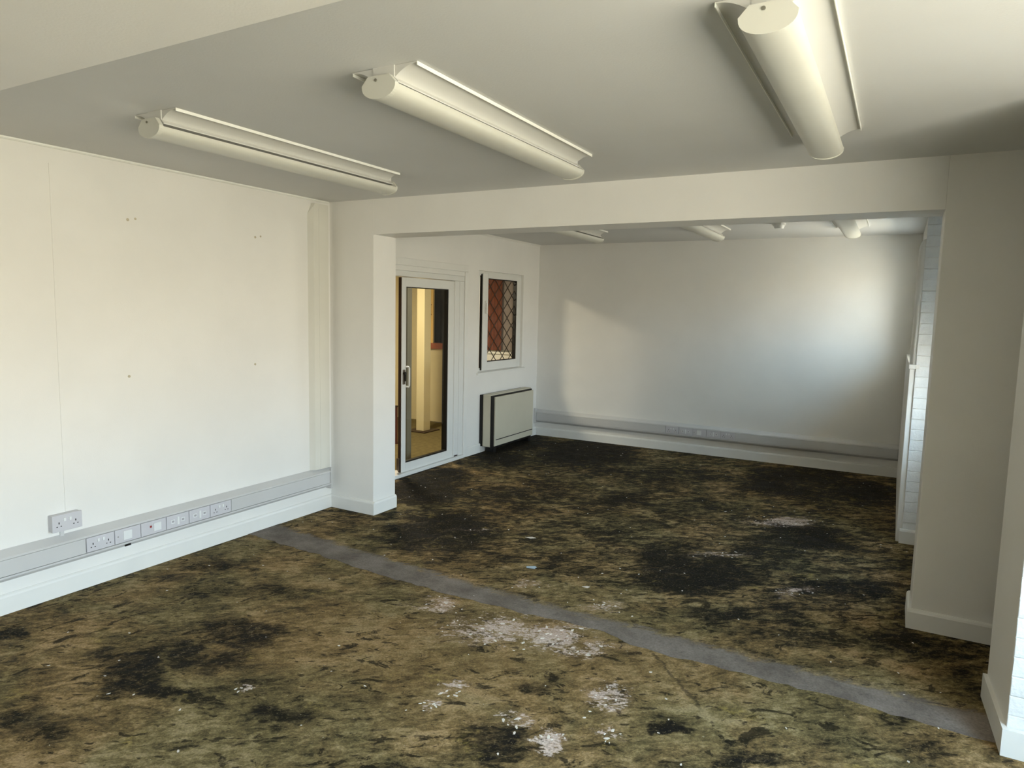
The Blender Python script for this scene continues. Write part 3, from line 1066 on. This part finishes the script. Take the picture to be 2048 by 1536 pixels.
GF = 'batten lights on the front ceiling'
ceiling_light(1.115, -2.175, H, 'batten light with dark slot along its diffuser, nearest the left wall', GF, .009)
l2 = ceiling_light(2.342, -2.175, H, 'middle batten light of the three on the front ceiling', GF, .001)
clone(l2, (3.565, l2.location.y - .005, H), 'batten light nearest the right wall on the front ceiling, seen almost end on')
GK = 'batten lights on the back room ceiling'
zb = 2.43
b1 = ceiling_light(1.09, 1.25, zb, 'back room batten light with dark slot, nearest the leaded window', GK, .009)
l4 = clone(l2, (2.28, 2.16, zb), 'middle batten light on the back room ceiling, under the beam edge')
l4['group'] = GK
l5 = clone(l2, (3.47, 2.28, zb), 'batten light on the back room ceiling nearest the right hand wall')
l5['group'] = GK

sd = thing('smoke_detector', (2.90, 2.60, zb), 'small round white smoke detector on the back room ceiling', 'detector')
MB().cyl((2.90, 2.60, zb - .010), .056, .02, 'z', 28).build('detector_base', M_UPVC, sd)
MB().cyl((2.90, 2.60, zb - .034), .036, .028, 'z', 28, .050).build('detector_head', M_UPVC, sd)
MB().cyl((2.90, 2.60, zb - .0215), .047, .003, 'z', 28).build('vent_ring', M_DARK, sd)

# ------------------------------------------------------------------ loose bits on the floor
fm = MB()
rnd = random.Random(11)


def flake(mb, x, y, s, rot):
    n = rnd.choice((4, 5, 6))
    cv = rnd.uniform(.0, .10)
    top, bot = [], []
    for i in range(n):
        a = 2 * math.pi * (i + rnd.uniform(-.25, .25)) / n
        r = s * rnd.uniform(.6, 1.15)
        px, py = r * 1.5 * math.cos(a), r * .8 * math.sin(a)
        zz = .0006 + cv * abs(px)
        c_, s_ = math.cos(rot), math.sin(rot)
        q = (x + px * c_ - py * s_, y + px * s_ + py * c_)
        top.append(mb.bm.verts.new((q[0], q[1], zz + .0012)))
        bot.append(mb.bm.verts.new((q[0], q[1], zz - .0004)))
    mb.bm.faces.new(top)
    mb.bm.faces.new(bot[::-1])
    for i in range(n):
        mb.bm.faces.new((top[i], bot[i], bot[(i + 1) % n], top[(i + 1) % n]))


for (cx, cy, rx, ry, a, k) in PALE:
    for _ in range(int(22 * k * max(.3, min(1.3, rx * ry / .05)))):
        u, v = rnd.gauss(0, .45), rnd.gauss(0, .45)
        px, py = u * rx, v * ry
        flake(fm, cx + px * math.cos(a) - py * math.sin(a), cy + px * math.sin(a) + py * math.cos(a), rnd.choice((.004, .005, .006, .009)), rnd.uniform(0, 3.1))
for _ in range(190):
    flake(fm, rnd.uniform(.1, 4.2), rnd.uniform(-2.6, 3.6), rnd.choice((.003, .004, .005, .006)), rnd.uniform(0, 3.1))
fl = fm.build('paint_flakes', M_FLAKE)
fl['kind'] = 'stuff'
fl['label'] = 'tiny white paint flakes scattered over the stained floor'
fl['category'] = 'debris'


def scrap(name, x, y, s, rot, mat, label, cat):
    m = MB()
    flake(m, x, y, s, rot)
    o = m.build(name, mat)
    o['label'] = label
    o['category'] = cat
    return o


scrap('plastic_scrap', 1.995, -.325, .032, .5, M_BLUE, 'pale blue scrap on the brown floor behind the grey strip', 'scrap')
scrap('paint_scrap', 1.72, .18, .026, .3, M_FLAKE, 'white scrap on the dark floor nearest the left pier', 'scrap')
scrap('paint_scrap', 2.41, -.42, .018, .5, M_FLAKE, 'white scrap lying alone between pale blue scrap and black stain', 'scrap')
